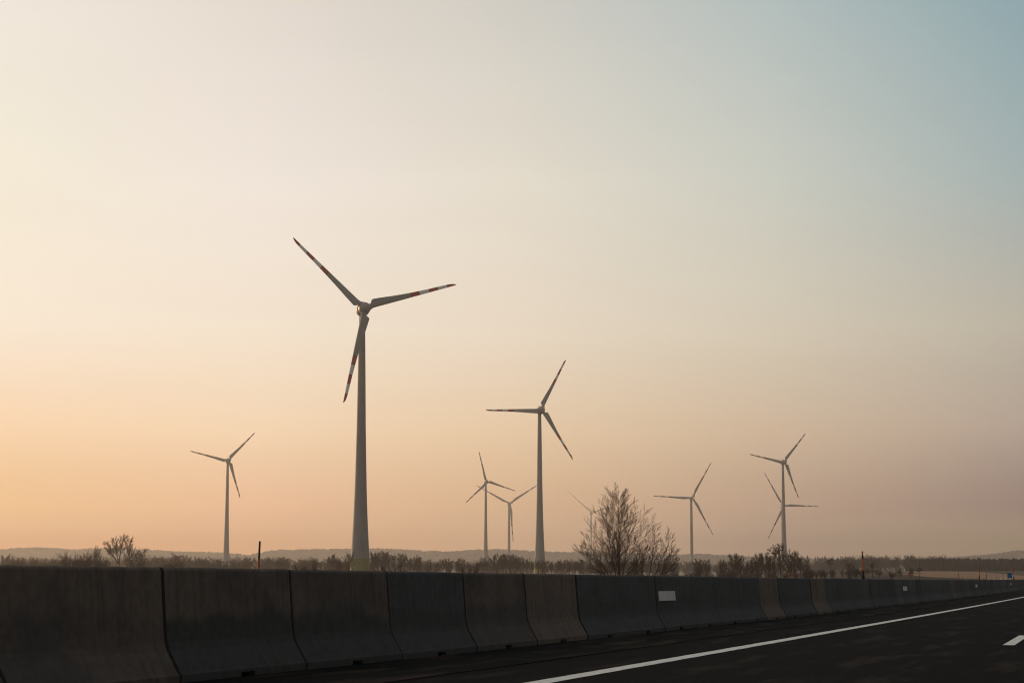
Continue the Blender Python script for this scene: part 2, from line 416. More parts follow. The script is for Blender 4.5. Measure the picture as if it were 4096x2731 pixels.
for i in range(-2, 84):
    s = S0 + (i - .5) * L
    k = i
    if bm_mesh is None:
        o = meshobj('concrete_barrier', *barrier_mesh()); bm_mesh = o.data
    else:
        o = bpy.data.objects.new('concrete_barrier', bm_mesh); C.objects.link(o)
    o.location = RP(s, WC); o.location.z += rnd.uniform(-.003, .003)
    o.location += NL * rnd.uniform(-.008, .008)
    o.rotation_euler = (rnd.uniform(-.004, .004), -math.atan(SA + 2 * SC_ * s) + rnd.uniform(-.0012, .0012), math.pi / 2 - TH + rnd.uniform(-.003, .003))
    colr, lab = seg_info.get(k, (None, None))
    if colr is None:
        v = rnd.uniform(.72, 1.32); colr = tuple(c * v for c in GR)
    o.color = (*colr, SPLASH.get(k, .4))
    if k < 0: lab = 'concrete barrier segment beside the car, outside the left edge of the photo'
    tag(o, lab or barrier_label(k), 'barrier', 'concrete barrier segments along the road')
    if k in (8, 24, 40, 56, 72):
        if panel_proto is None:
            pv_, pf_, pm_, _, pi_ = panel_mesh(); q = meshobj('reflector_panel', pv_, pf_, pm_, o, pi_); panel_proto = q
        else:
            q = panel_proto.copy(); C.objects.link(q); q.parent = o
        q.location = (-.62, -.142, .69); q.rotation_euler = (math.atan(-.044 / .578), 0, 0)
        q['label'] = 'white ribbed reflector panel'

# ------------------------------------------------------------------ posts
def tube_mesh(r0, r1, z0, z1, n=10): return lathe([(r0, z0), (r1, z1)], n)
def marker_post(k, label):
    s = S0 + (k - .5) * L
    t = empty('marker_post', RP(s, WC, 1.10)); tag(t, label, 'post', 'orange posts on the barrier')
    meshobj('clamp_foot', *lathe([(.062, 0), (.070, .03), (.069, .09), (.05, .13), (.04, .17), (.034, .30)], 14), m_black, t)
    meshobj('pole', *lathe([(.027, .30), (.027, 1.00)], 12, cap=False), m_orange, t)
    meshobj('reflective_band', *lathe([(.029, .76), (.029, .90)], 12), m_black, t)
    meshobj('cap', *lathe([(.027, .99), (.031, .99), (.031, 1.02), (.022, 1.03)], 12), m_black, t)
    return t
marker_post(19.2, 'orange post with bulky black foot standing on the concrete barrier, tallest on the right')
marker_post(41.8, 'smaller orange post with black foot on the barrier, left of the blue sign')
marker_post(59.0, 'small orange post on the barrier beside the blue sign')
def snow_pole(px, ytop, Y, label, h=None, black=.62, lean=0.0, orange_tip=False, rad=.034):
    g = at(px, YH, Y); gz = ground(g.x, g.y); top = at(px, ytop, Y).z - gz
    t = empty('snow_pole', (g.x, g.y, gz)); t.rotation_euler = (0, lean, 0)
    tag(t, label, 'pole', 'snow poles behind the barrier')
    bl = top - black
    meshobj('pole', *tube_mesh(rad, rad, -.3, bl), m_orange, t)
    meshobj('black_sleeve', *lathe([(rad + .001, bl), (rad + .001, top - .03), (rad * .8, top)], 10), m_black, t)
    return t
snow_pole(1025.5, 2163, 62, 'thick pole, black above and orange below, behind the barrier left of the tallest turbine', black=.56, lean=.04, rad=.030)
snow_pole(3154, 2266, 170, 'short orange stub of a pole at the foot of the dark thicket', black=.45)
snow_pole(3637, 2290, 200, 'tiny red orange pole among the small round trees behind the barrier', black=.12)
snow_pole(3834, 2291, 215, 'small orange pole in front of the dark field strip, left of the taller orange post', black=.1)
snow_pole(3945, 2292, 235, 'faint dark pole between the orange post and the blue sign', black=.5)

def blue_sign():
    Y = 262; c = at(4039, 2300, Y); gz = ground(c.x, c.y)
    t = empty('road_sign', (c.x, c.y, gz)); t.rotation_euler = (0, 0, R(-14))
    tag(t, 'small plain blue rectangular sign at the far right, beyond the barrier', 'sign')
    hz = c.z - gz; V = []; Fc = []
    box(V, Fc, -.30, .30, -.012, .012, hz - .35, hz + .35)
    p = meshobj('sign_panel', V, Fc, m_blue, t)
    b = p.modifiers.new('bevel', 'BEVEL'); b.width = .008
    for x in (-.2, .2):
        q = meshobj('sign_post', *tube_mesh(.028, .028, -.3, hz + .3), m_metal, t); q.location = (x, .045, 0)
blue_sign()
def delineators():
    proto = None
    for px, py, Y in ((3861, 2313, 470), (3923, 2314.5, 480), (3955, 2310, 500), (3976, 2307, 530), (4002, 2302.5, 570), (4022, 2297, 610)):
        g = at(px, YH, Y); gz = ground(g.x, g.y); h = at(px, py, Y).z - gz
        if proto is None:
            t = empty('delineator_post'); proto = t
            meshobj('post', *lathe([(.07, 0), (.07, 1.0), (.03, 1.06)], 8), m_refl, t)
            meshobj('dark_band', *lathe([(.073, .72), (.073, .86)], 8), m_black, t)
        else: t = copy_tree(proto)
        t.location = (g.x, g.y, gz); hh = max(.6, min(1.6, h + .25)); t.scale = (1, 1, hh)
        tag(t, 'tiny white delineator post in the rising row left of the blue sign', 'post', 'white delineator posts by the side road')
delineators()

# ------------------------------------------------------------------ wind turbines
def blade_mesh(Rr, chord, root_r, tail):
    """blade along +Z, seen from the front (-Y): leading edge at +X, trailing edge at -X"""
    rs = [.045, .07, .085, .10, .13, .17, .22, .30, .40, .50, .5001, .60, .6001, .70, .7001, .80, .8001, .90, .9001, .94, .97, .985, 1.0]
    npf = 14; V = []; Fc = []; mi = []
    for r in rs:
        c = interp(chord, r) * Rr
        k = sst(.05, .11, r) if tail else sst(.04, .16, r)
        le = root_r * Rr * (1 - k) + .020 * Rr * k
        tw = R(14) * (1 - sst(.1, .7, r)); th = (1 - k) * 1.0 + k * interp([(.1, .34), (.3, .24), (1, .13)], r)
        bend = -.022 * Rr * max(0, (r - .3)) ** 2
        for i in range(npf):
            a = 2 * math.pi * i / npf
            u = (1 - math.cos(a)) / 2                    # 0 at leading edge, 1 at trailing edge
            t_air = 2.2 * (math.sqrt(max(u, 0)) * .9 * (1 - u)) if k > .5 else math.sin(math.acos(max(-1, min(1, 1 - 2 * u))))
            y = math.copysign(1, math.sin(a)) * t_air * th * c / 2 if abs(math.sin(a)) > 1e-6 else 0
            x = le - u * c
            V.append((x * math.cos(tw) - y * math.sin(tw), x * math.sin(tw) + y * math.cos(tw) + bend, r * Rr))
    for j in range(len(rs) - 1):
        rm = (rs[j] + rs[j+1]) / 2
        red = (.5 < rm < .6) or (.7 < rm < .8) or rm > .9
        for i in range(npf):
            q = (i + 1) % npf
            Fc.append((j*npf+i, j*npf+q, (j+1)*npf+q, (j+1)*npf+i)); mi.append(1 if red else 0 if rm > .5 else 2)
    Fc.append(tuple(range(npf))[::-1]); mi.append(2)
    Fc.append(tuple(range((len(rs)-1)*npf, len(rs)*npf))); mi.append(1)
    return V, Fc, mi
CH_A = [(.045, .046), (.07, .05), (.085, .075), (.10, .088), (.17, .082), (.22, .077), (.30, .067), (.4, .057), (.5, .049), (.6, .043), (.7, .037), (.8, .034), (.9, .030), (.94, .027), (.97, .021), (.985, .014), (1, .003)]
CH_B = [(.045, .036), (.10, .042), (.17, .060), (.22, .062), (.3, .056), (.4, .047), (.5, .04), (.6, .034), (.7, .029), (.8, .026), (.9, .022), (.97, .015), (1, .003)]
TOW_A = [(-2, 4.45), (0, 4.4), (4, 4.15), (8.3, 3.86), (8.301, 3.86), (12, 3.6), (18, 3.25), (24, 2.93), (34, 2.52), (44, 2.25), (60, 1.88), (76, 1.66), (92, 1.42), (106, 1.18)]
TOW_B = [(-2, 2.15), (0, 2.1), (30, 2.05), (60, 1.85), (96, 1.5)]
AX = R(18.0)                     # the wind: every rotor faces this way
axis = Vector((math.sin(AX), -math.cos(AX), 0))
def turbine_parts(kind):
    """a turbine whose hub centre is at its local (0,0,0) plus the tower hung below; local -Y is the nose"""
    t = empty('wind_turbine')
    Rr = 41.0 if kind == 'A' else 56.0
    if kind == 'A':
        prof = [(.05, 8.3), (1.0, 8.0), (1.75, 7.2), (2.25, 6.0), (2.6, 4.4), (2.72, 3.0), (2.6, 1.75)]
        sp = [(2.5, 1.65), (2.55, .6), (2.45, -.4), (2.1, -1.4), (1.5, -2.1), (.8, -2.5), (.05, -2.62)]
    else:
        prof = [(.4, 9.5), (1.6, 9.2), (1.95, 8.2), (2.05, 4), (2.0, 1.6), (1.7, 1.3)]
        sp = [(1.6, 1.2), (1.7, .3), (1.5, -.9), (1.0, -1.8), (.05, -2.2)]
    off = 4.3 if kind == 'A' else 4.6
    tab = TOW_A if kind == 'A' else TOW_B
    V, Fc = lathe([(r, z) for z, r in tab], 40)
    mi = []
    for j in range(len(tab) - 1): mi += [1 if (tab[j+1][0] <= 8.3 and kind == 'A') else 0] * 40
    mi += [0, 0]
    tw = meshobj('tower', V, Fc, [m_tower, m_band], t, mi)
    for pl in tw.data.polygons[:-2]: pl.use_smooth = True
    tw.location = (0, off, 0)
    nac = meshobj('nacelle', *lathe(prof, 24, 'y'), m_nac, t, smooth_=True)
    V = []; Fc = []
    if kind == 'A':
        box(V, Fc, -.5, .5, off - .4, off + .9, 2.55, 3.15); box(V, Fc, -.08, .08, off + .5, off + .66, 3.15, 4.0); box(V, Fc, -.8, .8, off + .52, off + .62, 3.75, 3.87)
    else:
        box(V, Fc, -1.0, 1.0, 7.2, 8.6, 1.8, 2.6); box(V, Fc, -.06, .06, 7.8, 7.92, 2.6, 3.4)
    meshobj('weather_mast', V, Fc, m_dark, nac)
    hub = meshobj('rotor_hub', *lathe(sp, 24, 'y'), m_nac, t, smooth_=True)
    bv, bf, mi = blade_mesh(Rr, CH_A if kind == 'A' else CH_B, .024 if kind == 'A' else .018, kind == 'A')
    b0 = None
    for k in range(3):
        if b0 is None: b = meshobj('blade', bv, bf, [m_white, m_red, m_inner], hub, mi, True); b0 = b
        else: b = b0.copy(); C.objects.link(b); b.parent = hub
        b.rotation_euler = (0, R(-120 * k), 0)
        cl = meshobj('blade_collar', *lathe([(Rr * .031, Rr * .042), (Rr * .031, Rr * .066)], 18), m_nac, b) if k == 0 else b0.children[0].copy()
        if k: C.objects.link(cl); cl.parent = b
    return t
protos = {}
def turbine(kind, px, py, Rpx, phase, label, sc=1.0):
    Rr = (41.0 if kind == 'A' else 56.0) * sc
    Y = F * Rr / Rpx
    h = at(px, py, Y)
    if kind not in protos: t = turbine_parts(kind); protos[kind] = t
    else: t = copy_tree(protos[kind])
    off = 4.3 if kind == 'A' else 4.6
    base = h - axis * off * sc; t.scale = (sc, sc, sc)
    gz = ground(base.x, base.y)
    hh = (h.z - gz) / sc
    t.location = (base.x, base.y, gz); t.rotation_euler = (0, 0, AX)
    for ch in t.children:
        n = ch.name.split('.')[0]
        if n == 'tower':
            ch.location = (0, 0, 0); ch.scale = (1, 1, (hh - 1.9) / (106.0 if kind == 'A' else 96.0))
        else:
            ch.location = (0, -off, hh)
        if n == 'rotor_hub': ch.rotation_mode = 'YXZ'; ch.rotation_euler = (R(-6), R(90 - phase), 0)
        if n == 'nacelle': ch.rotation_euler = (R(-6), 0, 0)
    tag(t, label, 'wind turbine', 'wind turbines of the wind farm')
    return t
# phase: angle of one blade, counter-clockwise from the right as seen from the road
turbine('A', 1459, 1232, 403, 17.3, 'tallest and nearest wind turbine with red and white striped blades and green tower foot')
turbine('A', 2166, 1638, 236, 62.5, 'second tallest wind turbine, left blade level, standing left of the big bare tree')
turbine('A', 914, 1841, 157, 47.6, 'leftmost wind turbine, small, between the forked tree and the tallest turbine')
turbine('A', 1947, 1926, 124.5, 104.0, 'small wind turbine with one blade almost upright, left of the second tallest turbine')
turbine('A', 3138, 1847, 154, 50.0, 'rightmost near wind turbine rising behind the dark thicket')
turbine('B', 2040, 2013, 155, 33.5, 'hazy slim wind turbine with one blade hanging down, just left of the second tallest tower', 1.2)
turbine('B', 2770, 1990, 170, 59.0, 'slim hazy wind turbine with left blade level, right of the big bare tree')
turbine('B', 3134, 2022, 154, 0.5, 'faint wind turbine hidden behind the rightmost near tower, blade pointing right')
tf = turbine('B', 2368, 2051, 129, 19.0, 'faintest wind turbine, half hidden behind the big bare tree', 1.3)
for ch in tf.children:
    for b in ch.children:
        if b.name.startswith('blade'): b.scale = (.5, 1, 1)
    if ch.name.startswith('tower'): ch.scale.x = ch.scale.y = .7

# ------------------------------------------------------------------ bare trees
def rot_dir(d, ang, az_):
    d = d.normalized(); a = d.orthogonal().normalized(); b = d.cross(a)
    return d * math.cos(ang) + (a * math.cos(az_) + b * math.sin(az_)) * math.sin(ang)
class TM:
    def __init__(s): s.V = []; s.F = []
    def tube(s, P, r0, r1, n):
        b = len(s.V); m = len(P)
        for i, p in enumerate(P):
            d = (P[min(i + 1, m - 1)] - P[max(i - 1, 0)]).normalized()
            a = d.orthogonal().normalized(); c = d.cross(a); r = r0 + (r1 - r0) * i / (m - 1)
            for k in range(n):
                t = 2 * math.pi * k / n
                s.V.append(p + (a * math.cos(t) + c * math.sin(t)) * r)
        for i in range(m - 1):
            for k in range(n):
                q = (k + 1) % n
                s.F.append((b+i*n+k, b+i*n+q, b+(i+1)*n+q, b+(i+1)*n+k))
def grow(tm, rnd, p, d, ln, r, lv, P):
    """P[lv] = (segments, wobble, upward pull, children, first child at, angle deg, length ratio, taper shape)"""
    seg, wob, up, nch, t0, ang, lr, env = P[lv]
    pts = [p.copy()]; dirs = [d.copy()]
    dd = d.copy()
    for i in range(seg):
        dd = (dd + Vector((rnd.gauss(0, wob), rnd.gauss(0, wob), rnd.gauss(0, wob) + up))).normalized()
        pts.append(pts[-1] + dd * (ln / seg)); dirs.append(dd.copy())
    rm = P['rmin']
    tip = rm if lv else max(rm, r * .12)
    tm[0 if lv == 0 else 1].tube(pts, max(r, rm), tip, 7 if lv == 0 else (4 if lv == 1 else 3))
    if lv + 1 >= P['levels']: 
        if P.get('leaf') and rnd.random() < P['leaf']:
            for _ in range(rnd.randint(3, 6)):
                c = pts[-1] + Vector((rnd.gauss(0, 1), rnd.gauss(0, 1), rnd.gauss(0, 1))) * .022
                a = Vector((rnd.gauss(0, 1), rnd.gauss(0, 1), rnd.gauss(0, 1))).normalized() * .011; b2 = a.orthogonal().normalized() * .008
                k = len(tm[2].V); tm[2].V += [c - a - b2, c + a - b2, c + a + b2, c - a + b2]; tm[2].F.append((k, k+1, k+2, k+3))
        return
    a0 = rnd.uniform(0, 6.28)
    for k in range(nch):
        t = t0 + (1 - t0) * ((k + rnd.uniform(.1, .9)) / nch)
        x = t * seg; i = min(int(x), seg - 1); q = pts[i].lerp(pts[i+1], x - i)
        a0 += 2.4 + rnd.uniform(-.5, .5)
        cd = rot_dir(dirs[i+1], R(ang * rnd.uniform(.7, 1.25)), a0)
        if cd.z < P.get('minz', -.2): cd.z = P.get('minz', -.2); cd.normalize()
        e = 1 - env * t
        cl = ln * lr * e * rnd.uniform(.75, 1.2)
        rr = max(rm, (r + (tip - r) * t) * (P.get('lat', .62) if lv == 0 else .6))
        grow(tm, rnd, q, cd, cl, rr, lv + 1, P)
def tree_meshes(kind, seed):
    rnd = random.Random(seed); tm = (TM(), TM(), TM()); Z = Vector((0, 0, 1))
    if kind == 'pyramid':        # the big bare tree: leader with long steep laterals, branching from the ground
        P = {0: (14, .010, .02, 46, .10, 50, .66, .74), 1: (9, .03, .05, 15, .14, 34, .36, .5), 2: (4, .05, .05, 7, .15, 32, .42, .5), 3: (3, .05, .04, 0, 0, 0, 0, 0), 'levels': 4, 'rmin': .0010, 'lat': .40}
        grow(tm, rnd, Vector((0, 0, -.02)), Z, 1.02, .0135, 0, P)
        P2 = {0: (9, .02, .035, 15, .2, 36, .38, .6), 1: (6, .03, .06, 8, .2, 31, .42, .5), 2: (3, .045, .05, 5, .2, 30, .45, .5), 3: (2, .05, .04, 0, 0, 0, 0, 0), 'levels': 4, 'rmin': .0010, 'lat': .5}
        for a, tl, ln in ((2.9, 15, .80), (3.3, 38, .66), (3.1, 54, .62), (2.8, 46, .6), (.3, 14, .6), (-.1, 36, .5), (.2, 50, .42), (1.6, 30, .6), (4.6, 28, .6)):
            d = Vector((math.cos(a) * math.sin(R(tl)), math.sin(a) * math.sin(R(tl)), math.cos(R(tl))))
            grow(tm, rnd, Vector((0, 0, .02)) + d * .02, d, ln, .0075, 0, P2)
    elif kind == 'companion':
        P2 = {0: (9, .012, .03, 17, .28, 38, .42, .6), 1: (6, .04, .06, 8, .2, 34, .42, .5), 2: (3, .06, .05, 6, .2, 34, .45, .5), 3: (2, .05, .04, 0, 0, 0, 0, 0), 'levels': 4, 'rmin': .0015, 'lat': .5}
        for a, tl, ln in ((0, 9, 1.0), (.1, 27, .98), (-.3, 42, .82), (.4, 54, .76), (3.0, 12, .75), (2.9, 30, .5)):
            d = Vector((math.cos(a) * math.sin(R(tl)), math.sin(a) * math.sin(R(tl)), math.cos(R(tl))))
            grow(tm, rnd, d * .02, d, ln, .0095, 0, P2)
    elif kind == 'fork':         # trunk that divides into a wide V
        P = {0: (6, .02, .02, 2, .9, 14, .3, 0), 1: (4, .05, .05, 5, .4, 30, .5, .4), 2: (3, .06, .05, 3, .3, 30, .5, .4), 3: (2, .05, 0, 0, 0, 0, 0, 0), 'levels': 4, 'rmin': .0036}
        grow(tm, rnd, Vector((.06, 0, -.02)), Vector((-.08, 0, 1)).normalized(), .46, .026, 0, P)
        P2 = {0: (8, .03, .035, 17, .25, 34, .46, .5), 1: (5, .035, .05, 6, .25, 26, .5, .5), 2: (3, .045, .04, 4, .25, 26, .5, .4), 3: (2, .07, .05, 0, 0, 0, 0, 0), 'levels': 4, 'rmin': .0032}
        for d, ln, r in (((-.66, .1, .75), .58, .018), ((.10, .05, 1), .62, .016), ((-.25, -.1, 1), .58, .012)):
            grow(tm, rnd, Vector((.024, 0, .42)), Vector(d).normalized(), ln, r, 0, P2)
    elif kind == 'upright':
        P = {0: (10, .025, .02, 30, .22, 36, .42, .5), 1: (6, .035, .07, 7, .2, 30, .42, .5), 2: (3, .05, .06, 4, .2, 30, .45, .5), 3: (2, .08, .05, 0, 0, 0, 0, 0), 'levels': 4, 'rmin': .0032}
        grow(tm, rnd, Vector((0, 0, -.02)), Z, 1.0, .02, 0, P)
    elif kind == 'broom':        # hedgerow tree: bare stem, twiggy vase shaped crown
        P = {0: (8, .03, .02, 17, .34, 33, .52, .45), 1: (5, .04, .07, 7, .25, 28, .45, .5), 2: (3, .05, .06, 4, .2, 30, .5, .4), 3: (2, .06, .04, 0, 0, 0, 0, 0), 'levels': 4, 'rmin': .0036}
        grow(tm, rnd, Vector((0, 0, -.02)), (Z + Vector((rnd.gauss(0, .06), 0, 0))).normalized(), .86, .021, 0, P)
        if rnd.random() < .6: grow(tm, rnd, Vector((.03, 0, -.02)), Vector((rnd.uniform(-.25, .25), 0, 1)).normalized(), .8, .012, 0, P)
    elif kind == 'tuft':
        P = {0: (8, .035, .02, 15, .50, 46, .36, .35), 1: (5, .07, .04, 8, .2, 40, .5, .4), 2: (3, .09, .03, 5, .15, 42, .5, .4), 3: (2, .1, .0, 0, 0, 0, 0, 0), 'levels': 4, 'rmin': .0036}
        grow(tm, rnd, Vector((0, 0, -.02)), (Z + Vector((rnd.gauss(0, .08), 0, 0))).normalized(), .88, .022, 0, P)
        for _ in range(rnd.randint(1, 2)):
            grow(tm, rnd, Vector((rnd.uniform(-.05, .05), 0, -.02)), Vector((rnd.uniform(-.3, .3), rnd.uniform(-.3, .3), 1)).normalized(), rnd.uniform(.6, .85), .015, 0, P)
    elif kind in ('round', 'leafy'):
        P = {0: (7, .04, .02, 20, .22, 46, .55, .45), 1: (5, .05, .06, 8, .2, 34, .5, .45), 2: (3, .06, .05, 5, .15, 34, .5, .4), 3: (2, .07, .03, 0, 0, 0, 0, 0), 'levels': 4, 'rmin': .0040}
        if kind == 'leafy': P['leaf'] = .25
        grow(tm, rnd, Vector((0, 0, -.02)), (Z + Vector((rnd.gauss(0, .05), 0, 0))).normalized(), .82, .022, 0, P)
    elif kind == 'lollipop':     # slim stem, small tuft on top
        P = {0: (8, .035, .02, 9, .66, 46, .26, .3), 1: (4, .08, .04, 7, .2, 42, .5, .4), 2: (3, .1, .04, 5, .2, 42, .5, .4), 3: (2, .1, .03, 0, 0, 0, 0, 0), 'levels': 4, 'rmin': .0030, 'leaf': .3}
        grow(tm, rnd, Vector((0, 0, -.02)), Z, .92, .02, 0, P)
    elif kind == 'poplar':
        P = {0: (8, .01, .02, 40, .12, 20, .22, .5), 1: (4, .04, .09, 8, .2, 24, .45, .5), 2: (3, .06, .06, 0, 0, 0, 0, 0), 'levels': 3, 'rmin': .0045}
        grow(tm, rnd, Vector((0, 0, -.02)), Z, 1.0, .016, 0, P)
    elif kind == 'bush':         # many stems from the ground
        P = {0: (6, .06, .05, 9, .25, 34, .5, .4), 1: (4, .08, .06, 6, .2, 36, .5, .4), 2: (3, .1, .05, 0, 0, 0, 0, 0), 'levels': 3, 'rmin': .0042}
        for k in range(13):
            a = rnd.uniform(0, 6.28); tl = rnd.uniform(.05, .6)
            d = Vector((math.cos(a) * math.sin(tl), math.sin(a) * math.sin(tl), math.cos(tl)))
            grow(tm, rnd, Vector((rnd.gauss(0, .05), rnd.gauss(0, .05), -.02)), d, rnd.uniform(.65, .98), .011, 0, P)
    return tm
_vars = {}
def variant(kind, seed):
    k = (kind, seed)
    if k not in _vars:
        tm = tree_meshes(kind, seed)
        zmax = max(v.z for q in tm for v in q.V)
        out_ = []
        for nm, q, m in (('trunk', tm[0], m_bark), ('crown', tm[1], m_twig), ('dead_leaves', tm[2], m_leaf)):
            if not q.V: out_.append(None); continue
            me = bpy.data.meshes.new(nm); me.from_pydata([tuple(v / zmax) for v in q.V], [], q.F); me.materials.append(m)
            me.polygons.foreach_set('use_smooth', [True] * len(q.F)); me.update(); out_.append(me)
        _vars[k] = out_
    return _vars[k]
def tree(name, kind, seed, px, ytop, Y, label, cat='tree', group=None, width=1.0, rz=None, pxbase=None):
    g = at(px if pxbase is None else pxbase, YH, Y); gz = ground(g.x, g.y)
    h = at(px, ytop, Y).z - gz
    t = empty(name, (g.x, g.y, gz)); t.scale = (h * width, h * width, h)
    t.rotation_euler = (0, 0, rz if rz is not None else random.Random(int(px * 7 + seed)).uniform(0, 6.28))
    for nm, me in zip(('trunk', 'crown', 'dead_leaves'), variant(kind, seed)):
        if me is None: continue
        o = bpy.data.objects.new(nm, me); C.objects.link(o); o.parent = t
    tag(t, label, cat, group)
    return t
# the big bare tree by the road and its companion
tree('bare_tree', 'pyramid', 7, 2478, 1927, 250, 'big bare tree with broad pointed crown, dark and near, behind the barrier', rz=0)
tree('bare_tree', 'companion', 8, 2618, 2088, 246, 'bare leaning multi stem tree touching the right side of the big bare tree', rz=0, pxbase=2588)
# left group
tree('bare_tree', 'fork', 3, 470, 2130, 700, 'bare tree forked into a wide V, at the far left', rz=0, width=1.0)
tree('bare_tree', 'upright', 4, 520, 2136, 690, 'upright bare tree close beside the forked tree', width=.95)
tree('bare_tree', 'round', 6, 556, 2188, 700, 'low rounded bare tree right of the upright one by the forked tree', width=1.05)
G = 'bare bushes left of the forked tree'
for px, yt, sd, ws, lab in ((300, 2200, 1, 1.3, 'dark spreading bare bush, leftmost of the clump left of the forked tree'),
                     (340, 2188, 2, .9, 'tallest dark bare bush in the clump left of the forked tree'),
                     (382, 2178, 3, .7, 'slim upright bare bush rising highest just left of the forked tree'),
                     (412, 2210, 4, 1.2, 'wide low bare bush between the slim bush and the forked tree')):
    tree('bare_bush', 'bush' if sd != 3 else 'broom', sd, px, yt, 600, lab, 'bush', G, width=ws)
G = 'hazy bushes at the far left'
for px, yt, sd in ((10, 2210, 5), (44, 2222, 6), (72, 2217, 7), (98, 2226, 8), (138, 2222, 5), (168, 2230, 6), (205, 2228, 7), (226, 2222, 8), (256, 2224, 5)):
    tree('bare_bush', 'bush' if sd > 5 else 'round', 1 + sd % 4, px, yt, 950 + 40 * (sd % 3), 'hazy low bush at the far left, left of the dark clump by the forked tree', 'bush', G, width=1.1)
# hazy rounded trees between the forked tree and the tallest turbine
rnd = random.Random(21)
G = 'hazy rounded trees left of the tallest turbine'
x = 585
while x < 1395:
    yt = interp([(585, 2214), (640, 2212), (670, 2216), (720, 2208), (780, 2222), (830, 2225), (900, 2230), (1000, 2228), (1060, 2222), (1120, 2226), (1200, 2226), (1290, 2232), (1400, 2230)], x) + rnd.uniform(-5, 14)
    lab = ('hazy rounded bare tree between the forked tree and the leftmost turbine' if x < 905 else
           'hazy rounded bare tree between the leftmost turbine and the thick black and orange pole' if x < 1025 else
           'hazy rounded bare tree between the thick black and orange pole and the tallest turbine')
    tree('bare_tree', rnd.choice(['round', 'round', 'tuft', 'bush']), 1 + rnd.randint(0, 3), x, yt, rnd.uniform(1000, 1250), lab, 'tree', G, width=rnd.uniform(.95, 1.5))
    x += rnd.uniform(16, 36)
tree('bare_tree', 'lollipop', 2, 1328, 2212, 720, 'slim lone bare tree with a small tuft, just left of the tallest turbine', width=1.1)
tree('bare_tree', 'broom', 2, 1362, 2222, 760, 'thin bare tree between the lone tufted tree and the tallest turbine', width=.9)
tree('bare_tree', 'round', 2, 1388, 2202, 780, 'dark bare tree touching the left side of the tallest turbine tower', width=.8)
# hedgerow of bare trees between the tallest turbine and the big tree
G = 'bare trees of the long hedgerow'
x = 1490; env = [(1490, 2200), (1540, 2198), (1600, 2212), (1650, 2218), (1750, 2227), (1800, 2230), (1880, 2234), (1935, 2228), (1985, 2212), (2060, 2212), (2100, 2222), (2150, 2236), (2215, 2236), (2300, 2230), (2345, 2240)]
while x < 2345:
    yt = interp(env, x) + rnd.uniform(-4, 12)
    lab = ('bare hedgerow tree between the tallest turbine and the turbine with the upright blade' if x < 1945 else
           'bare hedgerow tree between the turbine with the upright blade and the second tallest turbine' if x < 2155 else
           'bare hedgerow tree between the second tallest turbine and the big bare tree')
    if x < 1500: lab = 'bare hedgerow tree touching the right side of the tallest turbine tower'
    tree('bare_tree', rnd.choice(['tuft', 'tuft', 'tuft', 'round', 'broom']), 1 + rnd.randint(0, 4), x, yt, rnd.uniform(930, 1040), lab, 'tree', G, width=rnd.uniform(.8, 1.15))
    x += rnd.choice([rnd.uniform(10, 17), rnd.uniform(10, 17), rnd.uniform(18, 28)])
# right side thicket
tree('bare_tree', 'leafy', 1, 2792, 2232, 620, 'small dark tree clinging to dead leaves, nearest to the right of the big bare tree', width=.9)
tree('bare_tree', 'leafy', 2, 2822, 2232, 620, 'second dark leafy tree right of the big bare tree, leaning right', width=.9)
tree('bare_tree', 'leafy', 3, 2888, 2232, 640, 'thin dark tree alone between the leafy pair and the thicket', width=.8)
G = 'dark trees of the thicket before the rightmost turbine'
for px, yt, kd, sd, lab in ((2938, 2210, 'leafy', 1, 'leftmost tree of the dark thicket before the rightmost turbine'),
                            (2966, 2212, 'leafy', 2, 'second tree from the left in the dark thicket'),
                            (3002, 2232, 'round', 3, 'lower hazy tree in the dip of the dark thicket'),
                            (3034, 2210, 'leafy', 3, 'leafy tree in the middle of the dark thicket'),
                            (3062, 2206, 'leafy', 1, 'dense leafy tree just left of the tall bare tree in the thicket'),
                            (3082, 2215, 'leafy', 2, 'low dense tree at the feet of the tall bare tree in the thicket'),
                            (3124, 2162, 'upright', 2, 'tall bare tree standing out of the thicket before the rightmost turbine tower'),
                            (3098, 2172, 'lollipop', 3, 'thin bare tree leaning left out of the thicket beside the rightmost turbine'),
                            (3150, 2190, 'round', 1, 'bare tree right beside the rightmost turbine tower'),
                            (3178, 2196, 'round', 4, 'rounded bare tree on the right slope of the thicket'),
                            (3206, 2218, 'broom', 1, 'low tree second to last at the right end of the thicket'),
                            (3232, 2218, 'broom', 3, 'last tree at the right end of the thicket')):
    tree('bare_tree', kd, sd, px, yt, 560 + (sd * 37) % 60, lab, 'tree', G, width=.95 if kd != 'lollipop' else 1.3)
G = 'small trees right of the thicket'
for px, yt, kd, sd, Y, wd, lab in ((3322, 2224, 'lollipop', 1, 640, 1.2, 'slim tree with two tufts on a thin stem, right of the thicket'),
                           (3408, 2246, 'round', 2, 700, 1.5, 'broad dark round tree just left of the tallest orange post'),
                           (3490, 2250, 'lollipop', 4, 520, 1.2, 'thin tree bending left just right of the tallest orange post'),
                           (3566, 2280, 'bush', 2, 480, 1.2, 'low dark bush, first of four small trees before the tan field'),
                           (3600, 2268, 'leafy', 1, 500, 1.0, 'dark little tree, second of four before the tan field'),
                           (3641, 2268, 'leafy', 2, 500, .9, 'reddish little tree, third of four before the tan field'),
                           (3677, 2266, 'lollipop', 2, 500, 1.4, 'little tree with straight stem, last before the tan field')):
    tree('bare_tree' if kd != 'bush' else 'bare_bush', kd, sd, px, yt, Y, lab, 'tree' if kd != 'bush' else 'bush', G, width=wd)
